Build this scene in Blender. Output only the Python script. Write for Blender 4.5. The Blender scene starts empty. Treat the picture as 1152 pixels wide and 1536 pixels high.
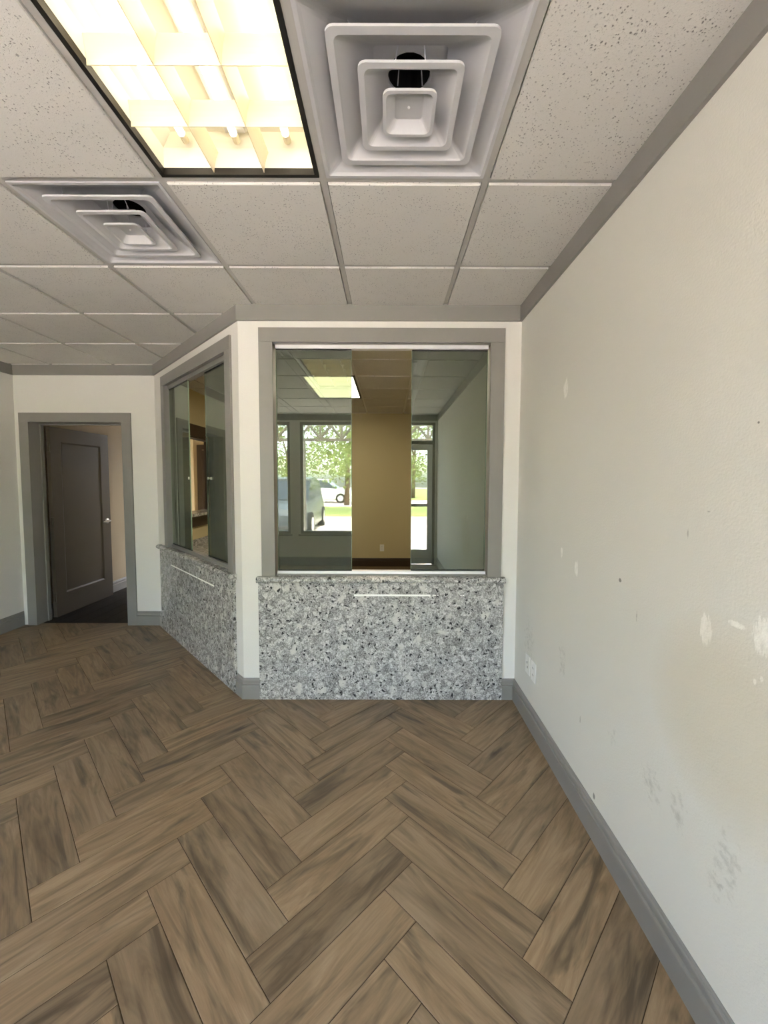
import bpy, bmesh, math, random
from mathutils import Matrix, Vector
R = math.radians
random.seed(7)
scene = bpy.context.scene
C = scene.collection

# ------------------------------------------------------------------ camera, sky, sun, exposure
FZ = 1.478                       # eye height above the floor, floor z = 0, camera at x = y = 0
FOC, CX, CY = 612.075, 581.991, 755.846
PITCH, YAW, ROLL = -0.05805, 0.00086, 0.00286
cd = bpy.data.cameras.new('camera'); cam = bpy.data.objects.new('camera', cd); C.objects.link(cam)
cd.sensor_fit = 'VERTICAL'; cd.sensor_height = 36.0; cd.sensor_width = 27.0
cd.lens = FOC / 1536 * 36
cd.shift_x = -(CX - 576) / 1536; cd.shift_y = -(768 - CY) / 1536
cd.clip_start = 0.02; cd.clip_end = 500
fw = Vector((math.sin(YAW) * math.cos(PITCH), math.cos(YAW) * math.cos(PITCH), math.sin(PITCH)))
rt = Vector((math.cos(YAW), -math.sin(YAW), 0)); up = rt.cross(fw)
r2 = math.cos(ROLL) * rt + math.sin(ROLL) * up; u2 = -math.sin(ROLL) * rt + math.cos(ROLL) * up
M = Matrix((r2, u2, -fw)).transposed().to_4x4(); M.translation = (0, 0, FZ)
cam.matrix_world = M
scene.camera = cam

world = bpy.data.worlds.new('world'); scene.world = world; world.use_nodes = True
wn = world.node_tree; wbg = wn.nodes['Background']
sky = wn.nodes.new('ShaderNodeTexSky'); sky.sky_type = 'NISHITA'; sky.sun_disc = False; sky.dust_density = 3.0
sky.sun_elevation = R(58); sky.sun_rotation = R(25)
wh = wn.nodes.new('ShaderNodeHueSaturation'); wh.inputs['Saturation'].default_value = .72; wn.links.new(sky.outputs[0], wh.inputs['Color']); wn.links.new(wh.outputs[0], wbg.inputs[0]); wbg.inputs[1].default_value = 1.6
sl = bpy.data.lights.new('sun', 'SUN'); sl.energy = 9.5; sl.angle = R(0.6); sl.color = (1, .945, .88)
so = bpy.data.objects.new('sun', sl); C.objects.link(so)
so.rotation_euler = Vector((-0.25, -0.50, -0.85)).to_track_quat('-Z', 'Y').to_euler()
TUBE = 2.1                      # strength of the fluorescent tubes
OFFICE_LENS = 3.3                # strength of the office light's lens
vs = scene.view_settings
vs.view_transform = 'Standard'; vs.look = 'None'; vs.gamma = 1; vs.use_curve_mapping = False
vs.exposure = 1.95
cy = scene.cycles
cy.max_bounces = 10; cy.diffuse_bounces = 6; cy.glossy_bounces = 4; cy.transmission_bounces = 6
cy.transparent_max_bounces = 16; cy.caustics_reflective = False; cy.caustics_refractive = False
cy.sample_clamp_indirect = 6.0

# ------------------------------------------------------------------ node helpers
class NT:
    def __init__(s, name):
        s.m = bpy.data.materials.new(name); s.m.use_nodes = True
        s.t = s.m.node_tree; s.p = s.t.nodes['Principled BSDF']; s.out = s.t.nodes['Material Output']
    def n(s, typ, **kw):
        nd = s.t.nodes.new('ShaderNode' + typ)
        for k, v in kw.items(): setattr(nd, k, v)
        return nd
    def link(s, a, b): s.t.links.new(a, b)
    def put(s, sock, v):
        if hasattr(v, 'is_output') or isinstance(v, bpy.types.NodeSocket): s.link(v, sock)
        else: sock.default_value = v
    def coord(s, scale=(1, 1, 1), loc=(0, 0, 0), rnd=False, which='Object'):
        tc = s.n('TexCoord'); mp = s.n('Mapping'); mp.inputs['Scale'].default_value = scale
        mp.inputs['Location'].default_value = loc
        v = tc.outputs[which]
        if rnd:
            oi = s.n('ObjectInfo'); m1 = s.n('MATH'.title() if False else 'Math', operation='MULTIPLY'); m1.inputs[1].default_value = 173.0
            s.link(oi.outputs['Random'], m1.inputs[0])
            ad = s.n('VectorMath', operation='ADD'); s.link(v, ad.inputs[0]); s.link(m1.outputs[0], ad.inputs[1]); v = ad.outputs[0]
        s.link(v, mp.inputs['Vector']); return mp.outputs[0]
    def noise(s, vec, scale=5, detail=4, rough=.5, dist=0):
        x = s.n('TexNoise'); s.link(vec, x.inputs['Vector']); x.inputs['Scale'].default_value = scale
        x.inputs['Detail'].default_value = detail; x.inputs['Roughness'].default_value = rough; x.inputs['Distortion'].default_value = dist
        return x.outputs['Fac']
    def voro(s, vec, scale=5, feature='F1', out='Distance', rand=1.0):
        x = s.n('TexVoronoi', feature=feature); s.link(vec, x.inputs['Vector']); x.inputs['Scale'].default_value = scale
        x.inputs['Randomness'].default_value = rand
        return x.outputs[out]
    def ramp(s, fac, stops):
        x = s.n('ValToRGB'); s.link(fac, x.inputs[0]); cr = x.color_ramp
        while len(cr.elements) < len(stops): cr.elements.new(.5)
        for e, (p, c) in zip(cr.elements, stops):
            e.position = p; e.color = (c, c, c, 1) if isinstance(c, (int, float)) else (*c, 1)
        return x.outputs[0]
    def math(s, op, a, b=0.0, clamp=False):
        x = s.n('Math', operation=op); x.use_clamp = clamp
        s.put(x.inputs[0], a); s.put(x.inputs[1], b); return x.outputs[0]
    def mix(s, fac, a, b, mode='MIX'):
        x = s.n('Mix', data_type='RGBA', blend_type=mode)
        s.put(x.inputs[0], fac)
        for sock, v in ((x.inputs[6], a), (x.inputs[7], b)):
            if isinstance(v, tuple): sock.default_value = (*v, 1)
            else: s.link(v, sock)
        return x.outputs[2]
    def bump(s, h, strength=.2, dist=.002):
        b = s.n('Bump'); b.inputs['Strength'].default_value = strength; b.inputs['Distance'].default_value = dist
        s.link(h, b.inputs['Height']); s.link(b.outputs[0], s.p.inputs['Normal'])
    def base(s, c, rough=.5, spec=.5, metal=0):
        if isinstance(c, tuple): s.p.inputs['Base Color'].default_value = (*c, 1)
        else: s.link(c, s.p.inputs['Base Color'])
        s.put(s.p.inputs['Roughness'], rough); s.p.inputs['Specular IOR Level'].default_value = spec
        s.p.inputs['Metallic'].default_value = metal
        return s.m
def lin(r, g, b):
    f = lambda c: ((c / 255 + .055) / 1.055) ** 2.4 if c > 10 else c / 255 / 12.92
    return (f(r), f(g), f(b))

def plain(name, c, rough=.5, spec=.5, metal=0, nz=0):
    t = NT(name)
    if nz:
        v = t.coord(); f = t.noise(v, 9, 3)
        c = t.mix(f, tuple(x * (1 - nz) for x in c), tuple(min(1, x * (1 + nz)) for x in c))
    return t.base(c, rough, spec, metal)
def paint(name, c, spots=()):
    """wall paint with roller stipple; spots: (x, z, half width, half height, kind) in the wall's own frame"""
    t = NT(name); v = t.coord()
    f = t.noise(v, 1.7, 3)
    col = t.mix(f, tuple(x * .96 for x in c), tuple(min(1, x * 1.03) for x in c))
    if spots:
        sep = t.n('SeparateXYZ'); t.link(v, sep.inputs[0])
        n1 = t.noise(v, 38, 4, .7); n2 = t.noise(t.coord((60, 60, 9)), 1.4, 4, .7)
        for (sx, sz, a, b, kind) in spots:
            dx = t.math('MULTIPLY', t.math('SUBTRACT', sep.outputs[0], sx), 1 / a)
            dz = t.math('MULTIPLY', t.math('SUBTRACT', sep.outputs[2], sz), 1 / b)
            q = t.math('ADD', t.math('MULTIPLY', dx, dx), t.math('MULTIPLY', dz, dz))
            g = t.math('SUBTRACT', 1.0, q, True)
            if kind == 'spackle':
                fac = t.ramp(t.math('ADD', g, t.math('MULTIPLY', t.math('SUBTRACT', n2, .5), 2.4)), [(.42, 0), (.62, .85)])
                fac = t.math('MULTIPLY', t.math('MULTIPLY', fac, t.ramp(n1, [(.34, .35), (.56, 1)])), t.ramp(g, [(0, 0), (.12, 1)])); tgt = (.88, .865, .82)
            elif kind == 'scuff':
                fac = t.ramp(t.math('ADD', t.math('MULTIPLY', g, .6), t.math('MULTIPLY', t.math('SUBTRACT', n1, .55), 3.0)), [(.25, 0), (.95, .34)])
                fac = t.math('MULTIPLY', fac, t.ramp(g, [(0, 0), (.4, 1)])); tgt = (.16, .15, .13)
            elif kind == 'scratch':
                fac = t.math('MULTIPLY', t.ramp(t.math('ADD', g, t.math('MULTIPLY', t.math('SUBTRACT', n1, .5), 2.4)), [(.45, 0), (.9, .40)]), t.ramp(g, [(0, 0), (.2, 1)])); tgt = (.15, .14, .12)
            elif kind == 'mark':
                fac = t.math('MULTIPLY', t.ramp(t.math('ADD', g, t.math('MULTIPLY', t.math('SUBTRACT', n1, .5), 1.6)), [(.4, 0), (.7, .75)]), t.ramp(g, [(0, 0), (.1, 1)])); tgt = (.09, .085, .07)
            else:  # tan repainted patch
                fac = t.math('MULTIPLY', t.ramp(t.math('ADD', g, t.math('MULTIPLY', t.math('SUBTRACT', f, .5), .5)), [(.05, 0), (.8, .32)]), 1.0); tgt = (.52, .43, .27)
            col = t.mix(fac, col, tgt)
    h = t.noise(v, 130, 3, .6)
    t.bump(h, .42, .0025)
    return t.base(col, .62, .3)

# ------------------------------------------------------------------ materials
WHITE = (.71, .69, .66)
M_wall = paint('cream_wall_paint', WHITE)
rw = lambda y: -y
M_wall_right = paint('scuffed_wall_paint', (.66, .645, .595), [
    (rw(2.0), 1.925, .035, .06, 'spackle'), (rw(1.997), 1.126, .018, .04, 'spackle'), (rw(1.837), 1.078, .022, .05, 'spackle'),
    (rw(1.079), 1.077, .026, .06, 'spackle'), (rw(.915), 1.125, .035, .06, 'spackle'), (rw(.985), 1.125, .035, .012, 'spackle'),
    (rw(.929), 1.01, .006, .01, 'spackle'), (rw(.911), 1.024, .006, .01, 'spackle'),
    (rw(1.489), 1.112, .014, .012, 'mark'), (rw(.955), 1.614, .004, .004, 'mark'), (rw(1.161), 1.328, .005, .022, 'scratch'),
    (rw(1.09), 1.397, .01, .004, 'scratch'), (rw(1.62), .17, .012, .02, 'mark'), (rw(1.758), .42, .006, .03, 'scratch'),
    (rw(1.382), 1.01, .006, .03, 'scratch'),
    (rw(1.958), .60, .06, .13, 'scuff'), (rw(1.5), .505, .05, .05, 'scuff'), (rw(1.271), .49, .07, .10, 'scuff'),
    (rw(.975), .51, .06, .12, 'scuff'), (rw(1.01), .42, .05, .05, 'scuff'), (rw(1.15), .50, .05, .09, 'scuff'), (rw(2.42), .5, .12, .22, 'scuff'),
    (rw(1.0), .86, .33, .30, 'tan')])
M_office = paint('tan_wall_paint', lin(192, 179, 142))
M_hall = paint('hall_wall_paint', lin(176, 160, 134))
def trim_mat():
    t = NT('grey_trim_paint'); v = t.coord(); f = t.noise(v, 6, 3)
    c = t.mix(f, lin(128, 126, 123), lin(137, 134, 130))
    t.bump(t.noise(v, 60, 2), .05, .001); return t.base(c, .42, .4)
M_trim = trim_mat()
M_door = plain('grey_door_paint', lin(80, 72, 63), .45, .4, nz=.06)
def tile_mat():
    t = NT('fissured_ceiling_tile'); v = t.coord(rnd=True); w = t.coord((1, 1, 1), rnd=True)
    dn = t.n('VectorMath', operation='ADD'); nz = t.n('TexNoise'); nz.inputs['Scale'].default_value = 30; t.link(v, nz.inputs['Vector'])
    sc = t.n('VectorMath', operation='SCALE'); sc.inputs[3].default_value = .02; t.link(nz.outputs['Color'], sc.inputs[0])
    t.link(v, dn.inputs[0]); t.link(sc.outputs[0], dn.inputs[1])
    d1 = t.voro(dn.outputs[0], 95); d2 = t.voro(w, 230)
    dens = t.ramp(t.noise(v, 12, 3), [(.36, .15), (.56, 1)])
    p1 = t.ramp(d1, [(.13, 1), (.26, 0)]); p2 = t.ramp(d2, [(.12, 1), (.3, 0)])
    pit = t.math('MAXIMUM', t.math('MULTIPLY', p1, dens), t.math('MULTIPLY', p2, t.math('MULTIPLY', dens, .35)))
    c = t.mix(t.math('MULTIPLY', pit, .85), t.mix(t.noise(v, 2.5, 3), (.60, .585, .55), (.66, .645, .61)), (.20, .195, .185))
    h = t.math('SUBTRACT', t.math('MULTIPLY', t.noise(v, 260, 2), .25), pit)
    t.bump(h, .5, .0025); return t.base(c, .9, .1)
M_tile = tile_mat()
M_tee = plain('ceiling_grid_paint', (.44, .43, .40), .5, .4)
M_tile_edge = M_tile
M_vent = plain('grey_diffuser_enamel', (.52, .52, .53), .42, .45, nz=.03)
M_black = plain('black_interior', (.006, .006, .006), .9, .1)
M_blackframe = plain('black_frame', (.012, .011, .010), .45, .4)
def granite():
    t = NT('speckled_granite'); v = t.coord()
    nz = t.n('TexNoise'); nz.inputs['Scale'].default_value = 22; nz.inputs['Detail'].default_value = 5; t.link(v, nz.inputs['Vector'])
    sc = t.n('VectorMath', operation='SCALE'); sc.inputs[3].default_value = .085; t.link(nz.outputs['Color'], sc.inputs[0])
    ad = t.n('VectorMath', operation='ADD'); t.link(v, ad.inputs[0]); t.link(sc.outputs[0], ad.inputs[1]); w = ad.outputs[0]
    cell = t.voro(w, 36, out='Color'); edge = t.voro(w, 36, 'DISTANCE_TO_EDGE')
    sp = t.n('SeparateColor'); t.link(cell, sp.inputs[0])
    g = t.ramp(sp.outputs[0], [(0, .10), (.25, .30), (.55, .56), (1, .82)])
    fine = t.noise(v, 110, 3, .7)
    g = t.mix(.5, g, t.ramp(fine, [(.34, .06), (.5, .46), (.62, .88)]))
    g = t.mix(t.ramp(edge, [(0, .55), (.12, 0)]), g, (.12, .115, .11))
    big = t.voro(w, 9); bigm = t.math('MULTIPLY', t.ramp(big, [(.20, 1), (.32, 0)]), t.ramp(t.noise(v, 6, 2), [(.44, 0), (.52, .8)]))
    g = t.mix(bigm, g, (.72, .715, .69))
    bl = t.voro(w, 31); blm = t.math('MULTIPLY', t.ramp(bl, [(.20, 1), (.30, 0)]), t.ramp(t.noise(v, 28, 2), [(.40, 0), (.47, 1)]))
    g = t.mix(t.math('MULTIPLY', blm, .94), g, (.018, .018, .022))
    tint = t.noise(v, 3.1, 2)
    g = t.mix(.55, g, t.mix(tint, (.70, .685, .68), (.76, .70, .63)), 'MULTIPLY')
    return t.base(g, .22, .45)
M_granite = granite()
def wood(name, cols, rough=.42):
    t = NT(name); v = t.coord((2.0, 15, 15), rnd=True); v2 = t.coord((.9, 5.5, 3), rnd=True); v3 = t.coord((5, 120, 60), rnd=True)
    a = t.noise(v, 1.0, 6, .62, 1.6); b = t.noise(v2, 2.2, 4, .6, .8); c3 = t.noise(v3, 1, 3, .6)
    col = t.ramp(a, [(.30, cols[0]), (.46, cols[1]), (.62, cols[2])])
    dark = t.ramp(b, [(.53, 0), (.68, .85)])
    col = t.mix(dark, col, cols[3])
    kn = t.voro(t.coord((2.4, 6.5, 6), rnd=True), 1.0); km = t.math('MULTIPLY', t.ramp(kn, [(.05, 1), (.20, 0)]), .75)
    col = t.mix(t.math('MULTIPLY', km, t.ramp(b, [(.4, 0), (.6, 1)])), col, cols[4])
    col = t.mix(.25, col, t.ramp(c3, [(.3, .55), (.7, 1.25)]), 'MULTIPLY')
    oi = t.n('ObjectInfo'); col = t.mix(.9, col, t.ramp(oi.outputs['Random'], [(0, (.82, .80, .78)), (.5, (1.0, 1.0, 1.0)), (1, (1.2, 1.16, 1.1))]), 'MULTIPLY')
    t.bump(a, .12, .002); return t.base(col, rough, .4)
M_plank = wood('wood_look_porcelain', [lin(101, 85, 65), lin(126, 107, 84), lin(142, 123, 99), lin(80, 69, 54), lin(48, 40, 31)])
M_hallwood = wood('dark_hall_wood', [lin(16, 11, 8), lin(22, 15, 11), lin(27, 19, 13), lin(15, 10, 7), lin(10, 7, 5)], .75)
M_grout = plain('brown_grout', lin(76, 62, 46), .9, .1)
M_carpet = plain('tan_carpet', lin(104, 90, 70), 1, 0, nz=.2)
M_alu = plain('brushed_aluminium', (.72, .72, .75), .28, .5, 1.0)
M_track = plain('pale_anodised_track', (.80, .79, .83), .35, .5, .25)
M_chrome = plain('satin_chrome', (.88, .87, .85), .34, .5, 1.0)
M_seal = plain('black_seal', (.01, .01, .01), .6, .3)
M_plastic = plain('white_plastic', (.78, .77, .74), .35, .5)
M_slot = plain('dark_slot', (.03, .03, .03), .6, .3)
M_caulk = plain('white_strip', (.92, .91, .88), .6, .3)
M_darkwood = plain('dark_brown_wood', lin(58, 44, 32), .4, .4, nz=.2)
def thin_glass(name, tint, ior=1.52, refl=(1, 1, 1), haze=0.0):
    """pane: each face reflects by Fresnel and lets the rest through, tinted, with optional diffuse haze painting the veil of the reflected room"""
    t = NT(name); t.t.nodes.remove(t.p)
    geo = t.n('NewGeometry'); fr = t.n('Fresnel')
    t.link(t.math('ADD', ior, t.math('MULTIPLY', geo.outputs['Backfacing'], 1 / ior - ior)), fr.inputs['IOR'])
    tr = t.n('BsdfTransparent'); tr.inputs[0].default_value = (*tint, 1)
    gl = t.n('BsdfGlossy'); gl.inputs['Roughness'].default_value = 0.0; gl.inputs['Color'].default_value = (*refl, 1)
    mx = t.n('MixShader'); t.link(fr.outputs[0], mx.inputs[0]); t.link(tr.outputs[0], mx.inputs[1]); t.link(gl.outputs[0], mx.inputs[2])
    res = mx.outputs[0]
    if haze:
        df = t.n('BsdfDiffuse'); df.inputs[0].default_value = (.72, .80, .68, 1); m2 = t.n('MixShader'); m2.inputs[0].default_value = haze  # pale green diffuse mixed in as the veil of reflected room light
        t.link(res, m2.inputs[1]); t.link(df.outputs[0], m2.inputs[2]); res = m2.outputs[0]
    t.link(res, t.out.inputs['Surface']); return t.m
M_glass = thin_glass('green_float_glass', (.30, .33, .27), 2.15, (.94, 1, .86), .055)
M_clear = thin_glass('clear_store_glass', (.97, .985, .97))
M_edge = plain('polished_glass_edge', lin(120, 138, 118), .2, .5)
def emit(name, c, s):
    t = NT(name); t.base((.8, .8, .8)); t.p.inputs['Emission Color'].default_value = (*c, 1); t.p.inputs['Emission Strength'].default_value = s; return t.m
M_tube = emit('fluorescent_tube_glow', (1, .86, .62), TUBE)
M_lens = emit('office_lens_glow', (1, .89, .66), OFFICE_LENS)
M_bulb = emit('hall_bulb_glow', (1, .66, .36), .5)
M_louver = plain('cream_louver', (.78, .71, .52), .25, .5)
M_reflector = plain('white_reflector', (.80, .78, .70), .4, .4)
M_concrete = plain('pale_concrete', lin(224, 207, 196), .9, .1, nz=.08)
M_grass = plain('lawn', lin(140, 148, 96), 1, 0, nz=.3)
M_leaf = plain('tree_leaf', lin(128, 142, 84), .7, .2, nz=.35)
M_bark = plain('tree_bark', lin(84, 70, 56), .9, .1, nz=.3)
M_carpaint = plain('dark_grey_car_paint', lin(70, 74, 80), .25, .6)
M_carwhite = plain('white_car_paint', lin(225, 225, 225), .3, .6)
M_carglass = plain('car_glass', (.02, .025, .03), .05, .6)
M_tyre = plain('tyre_rubber', (.02, .02, .02), .8, .2)
M_porch = plain('porch_timber', lin(96, 88, 80), .6, .3)

# ------------------------------------------------------------------ mesh helpers
class MB:
    def __init__(s): s.v = []; s.f = []
    def box(s, x0, y0, z0, x1, y1, z1):
        b = len(s.v); x0, x1 = sorted((x0, x1)); y0, y1 = sorted((y0, y1)); z0, z1 = sorted((z0, z1))
        s.v += [(x0, y0, z0), (x1, y0, z0), (x1, y1, z0), (x0, y1, z0), (x0, y0, z1), (x1, y0, z1), (x1, y1, z1), (x0, y1, z1)]
        s.f += [tuple(b + i for i in q) for q in ((0, 3, 2, 1), (4, 5, 6, 7), (0, 1, 5, 4), (1, 2, 6, 5), (2, 3, 7, 6), (3, 0, 4, 7))]
        return s
    def prism(s, poly, z0, z1):
        """poly: CCW list of (x, y)"""
        b = len(s.v); n = len(poly)
        s.v += [(x, y, z0) for x, y in poly] + [(x, y, z1) for x, y in poly]
        s.f.append(tuple(b + i for i in reversed(range(n)))); s.f.append(tuple(b + n + i for i in range(n)))
        for i in range(n): j = (i + 1) % n; s.f.append((b + i, b + j, b + n + j, b + n + i))
        return s
    def extrude_x(s, prof, x0, x1):
        """prof: closed list of (y, z) swept along x; CCW seen from +x"""
        b = len(s.v); n = len(prof)
        s.v += [(x0, y, z) for y, z in prof] + [(x1, y, z) for y, z in prof]
        s.f.append(tuple(b + i for i in reversed(range(n)))); s.f.append(tuple(b + n + i for i in range(n)))
        for i in range(n): j = (i + 1) % n; s.f.append((b + i, b + j, b + n + j, b + n + i))
        return s
    def loft(s, loops, cap0=True, cap1=True):
        b = len(s.v); n = len(loops[0])
        for lp in loops: s.v += [tuple(p) for p in lp]
        for k in range(len(loops) - 1):
            for i in range(n):
                j = (i + 1) % n; s.f.append((b + k * n + i, b + k * n + j, b + (k + 1) * n + j, b + (k + 1) * n + i))
        if cap0: s.f.append(tuple(b + i for i in reversed(range(n))))
        if cap1: s.f.append(tuple(b + (len(loops) - 1) * n + i for i in range(n)))
        return s
    def tube(s, p0, p1, r0, r1=None, n=12):
        r1 = r0 if r1 is None else r1
        p0, p1 = Vector(p0), Vector(p1); d = (p1 - p0).normalized(); a = d.orthogonal().normalized(); c = d.cross(a)
        mk = lambda p, r: [p + r * (math.cos(2 * math.pi * i / n) * a + math.sin(2 * math.pi * i / n) * c) for i in range(n)]
        return s.loft([mk(p0, r0), mk(p1, r1)])
    def sphere(s, c, r, sx=1, sy=1, sz=1, n=12, m=7):
        loops = []
        for k in range(m + 1):
            t = -math.pi / 2 + math.pi * (k + .001 if k == 0 else (k - .001 if k == m else k)) / m
            loops.append([(c[0] + sx * r * math.cos(t) * math.cos(2 * math.pi * i / n), c[1] + sy * r * math.cos(t) * math.sin(2 * math.pi * i / n), c[2] + sz * r * math.sin(t)) for i in range(n)])
        return s.loft(loops)
    def build(s, name, mat, parent=None, frame=None, bevel=0, smooth=False, fix=True):
        me = bpy.data.meshes.new(name); me.from_pydata(s.v, [], s.f)
        if fix or bevel:
            bm = bmesh.new(); bm.from_mesh(me)
            if fix: bmesh.ops.recalc_face_normals(bm, faces=bm.faces)
            if bevel: bmesh.ops.bevel(bm, geom=list(bm.edges), offset=bevel, segments=2, profile=.5, affect='EDGES', clamp_overlap=True)
            bm.to_mesh(me); bm.free()
        if smooth: me.polygons.foreach_set('use_smooth', [True] * len(me.polygons))
        me.materials.append(mat)
        o = bpy.data.objects.new(name, me); C.objects.link(o)
        if parent: o.parent = parent
        if frame is not None: o.matrix_local = frame
        return o
def frame(ox, oy, ix, iy, oz=0):
    """wall frame: local +y points into the wall (ix, iy), local x runs along it, origin on the wall face"""
    l = math.hypot(ix, iy); ix, iy = ix / l, iy / l
    m = Matrix(((iy, ix, 0, ox), (-ix, iy, 0, oy), (0, 0, 1, oz), (0, 0, 0, 1))); return m
def empty(name, fr=None):
    o = bpy.data.objects.new(name, None); C.objects.link(o); o.empty_display_size = .1
    if fr is not None: o.matrix_world = fr
    return o
def tag(o, label, cat, group=None):
    o['label'] = label; o['category'] = cat
    if group: o['group'] = group
    return o
def struct(o, label=None):
    o['kind'] = 'structure'
    if label: o['label'] = label
    return o
def thing(name, label, cat, fr=None, group=None): return tag(empty(name, fr), label, cat, group)
def copy_tree(o, parent=None):
    c = o.copy(); C.objects.link(c); c.parent = parent
    for ch in [x for x in o.children]: copy_tree(ch, c)
    return c
def clip(poly, a, b, c):
    out = []
    for i in range(len(poly)):
        p, q = poly[i], poly[(i + 1) % len(poly)]; dp = a * p[0] + b * p[1] - c; dq = a * q[0] + b * q[1] - c
        if dp <= 0: out.append(p)
        if (dp < 0 < dq) or (dq < 0 < dp):
            t = dp / (dp - dq); out.append((p[0] + t * (q[0] - p[0]), p[1] + t * (q[1] - p[1])))
    return out
def area(p): return .5 * sum(p[i][0] * p[(i + 1) % len(p)][1] - p[(i + 1) % len(p)][0] * p[i][1] for i in range(len(p))) if len(p) > 2 else 0

# ------------------------------------------------------------------ the room's plan (metres)
H = 2.602
XR, XL, YF, YB, YR = .86, -3.69, 2.687, 4.078, -1.60      # right, left, front, back, rear wall faces
TH = .12
DD = Vector((-.6914, .7225))                                # along the angled wall, away from its near corner
DN = Vector((-.7225, -.6914))                               # its normal, into the room
P0 = Vector((-.975, 2.672)) - .015 * DN                     # a point on the angled wall's face
t_ = (YF - P0.y) / DD.y; CORNER = P0 + t_ * DD              # near corner of front wall and angled wall
t_ = (YB - CORNER.y) / DD.y; DLEN = t_; FARC = CORNER + t_ * DD
OXL, OYB = -2.45, 6.95                                      # office left wall and back wall faces
HXL = -3.60                                                 # hall left wall face
F_front = frame(0, YF, 0, 1); F_back = frame(0, YB, 0, 1); F_right = frame(XR, 0, 1, 0)
F_left = frame(XL, 0, -1, 0); F_rear = frame(0, YR, 0, -1)
F_diag = frame(CORNER.x, CORNER.y, -DN.x, -DN.y)            # local x runs from the far corner (-DLEN) to the near corner (0)
F_oback = frame(0, OYB, 0, 1); F_oleft = frame(OXL, 0, -1, 0); F_hleft = frame(HXL, 0, -1, 0)
WT = 2.95                                                   # walls run up past the suspended ceiling

def wall(name, fr, x0, x1, mat, holes=(), th=TH, z1=WT, mitre=(0, 0), lab=None):
    """one wall slab with rectangular holes (xa, xb, za, zb); mitre shortens the back face at each end"""
    mb = MB(); xs = sorted({x0, x1, *[h[0] for h in holes], *[h[1] for h in holes]}); zs = sorted({0 - .02, z1, *[h[2] for h in holes], *[h[3] for h in holes]})
    for i in range(len(xs) - 1):
        for k in range(len(zs) - 1):
            xm, zm = (xs[i] + xs[i + 1]) / 2, (zs[k] + zs[k + 1]) / 2
            if any(h[0] < xm < h[1] and h[2] < zm < h[3] for h in holes): continue
            a = xs[i], xs[i + 1]; bk = [a[0] + (mitre[0] if a[0] == x0 else 0), a[1] + (mitre[1] if a[1] == x1 else 0)]
            mb.prism([(a[0], 0), (a[1], 0), (bk[1], th), (bk[0], th)], zs[k], zs[k + 1])
    return struct(mb.build(name, mat, frame=fr), lab)

WF = (-.743, .662, .84, 2.362)          # clear opening of the front window
WD = (-1.580, -.190, .84, 2.343)        # clear opening of the angled window, along the angled wall
DO = (-3.548, -2.630, 0, 2.04)          # doorway in the back wall
BT = .16                                # thickness of the back wall
JT = .018                               # jamb thickness
wl = wall('wall_right', frame(XR, 0, 1, 0), -2.807, 1.72, M_wall_right)
wall('wall_front', F_front, CORNER.x, XR + .1, M_wall, [(WF[0] - JT, WF[1] + JT, WF[2] - .04, WF[3] + JT)], mitre=(.045, 0))
wall('wall_angled', F_diag, -DLEN, 0, M_wall, [(WD[0] - JT, WD[1] + JT, WD[2] - .04, WD[3] + JT)], mitre=(-.04, .045))
wall('wall_back', F_back, XL - .1, FARC.x, M_wall, [(DO[0] - JT, DO[1] + JT, -.02, DO[3] + JT)], th=BT)
wall('wall_left', F_left, -1.72, YB + .1, M_wall)
RH = [(1.68, 3.25, .54, 2.47), (.30, 1.51, .54, 2.47), (-.82, .12, -.02, 2.47)]   # rear openings (local x = -world x)
wall('wall_rear', F_rear, -XR - .1, -XL + .1, M_wall, RH, th=.15)
# the office and the hall behind
PT = (4.75, 5.75, 1.03, 2.02)           # pass-through opening in the office's left wall (local x = world y)
wall('wall_office_back', F_oback, OXL - .1, XR + .1, M_office)
wall('wall_office_left', F_oleft, YB + BT, OYB, M_office, [PT], th=.12)
wall('wall_office_right', frame(XR, 0, 1, 0), -OYB, -2.807, M_office)
wall('wall_hall_left', F_hleft, YB + BT, 7.6, M_hall)
wall('wall_hall_end', frame(0, 7.6, 0, 1), HXL - .1, OXL, M_hall)
# rooms' inner linings of tan paint on the office side of the shared walls
def lining(name, fr, x0, x1, y, holes):
    mb = MB(); xs = sorted({x0, x1, *[h[0] for h in holes], *[h[1] for h in holes]}); zs = sorted({0, H, *[h[2] for h in holes], *[h[3] for h in holes]})
    for i in range(len(xs) - 1):
        for k in range(len(zs) - 1):
            xm, zm = (xs[i] + xs[i + 1]) / 2, (zs[k] + zs[k + 1]) / 2
            if not any(h[0] < xm < h[1] and h[2] < zm < h[3] for h in holes): mb.box(xs[i], y, zs[k], xs[i + 1], y + .003, zs[k + 1])
    return struct(mb.build(name, M_office, frame=fr))
lining('wall_office_front', F_front, CORNER.x + .06, XR, TH, [(WF[0] - JT, WF[1] + JT, WF[2] - .04, WF[3] + JT)])
lining('wall_office_angled', F_diag, -DLEN - .02, .03, TH, [(WD[0] - JT, WD[1] + JT, WD[2] - .04, WD[3] + JT)])

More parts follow.
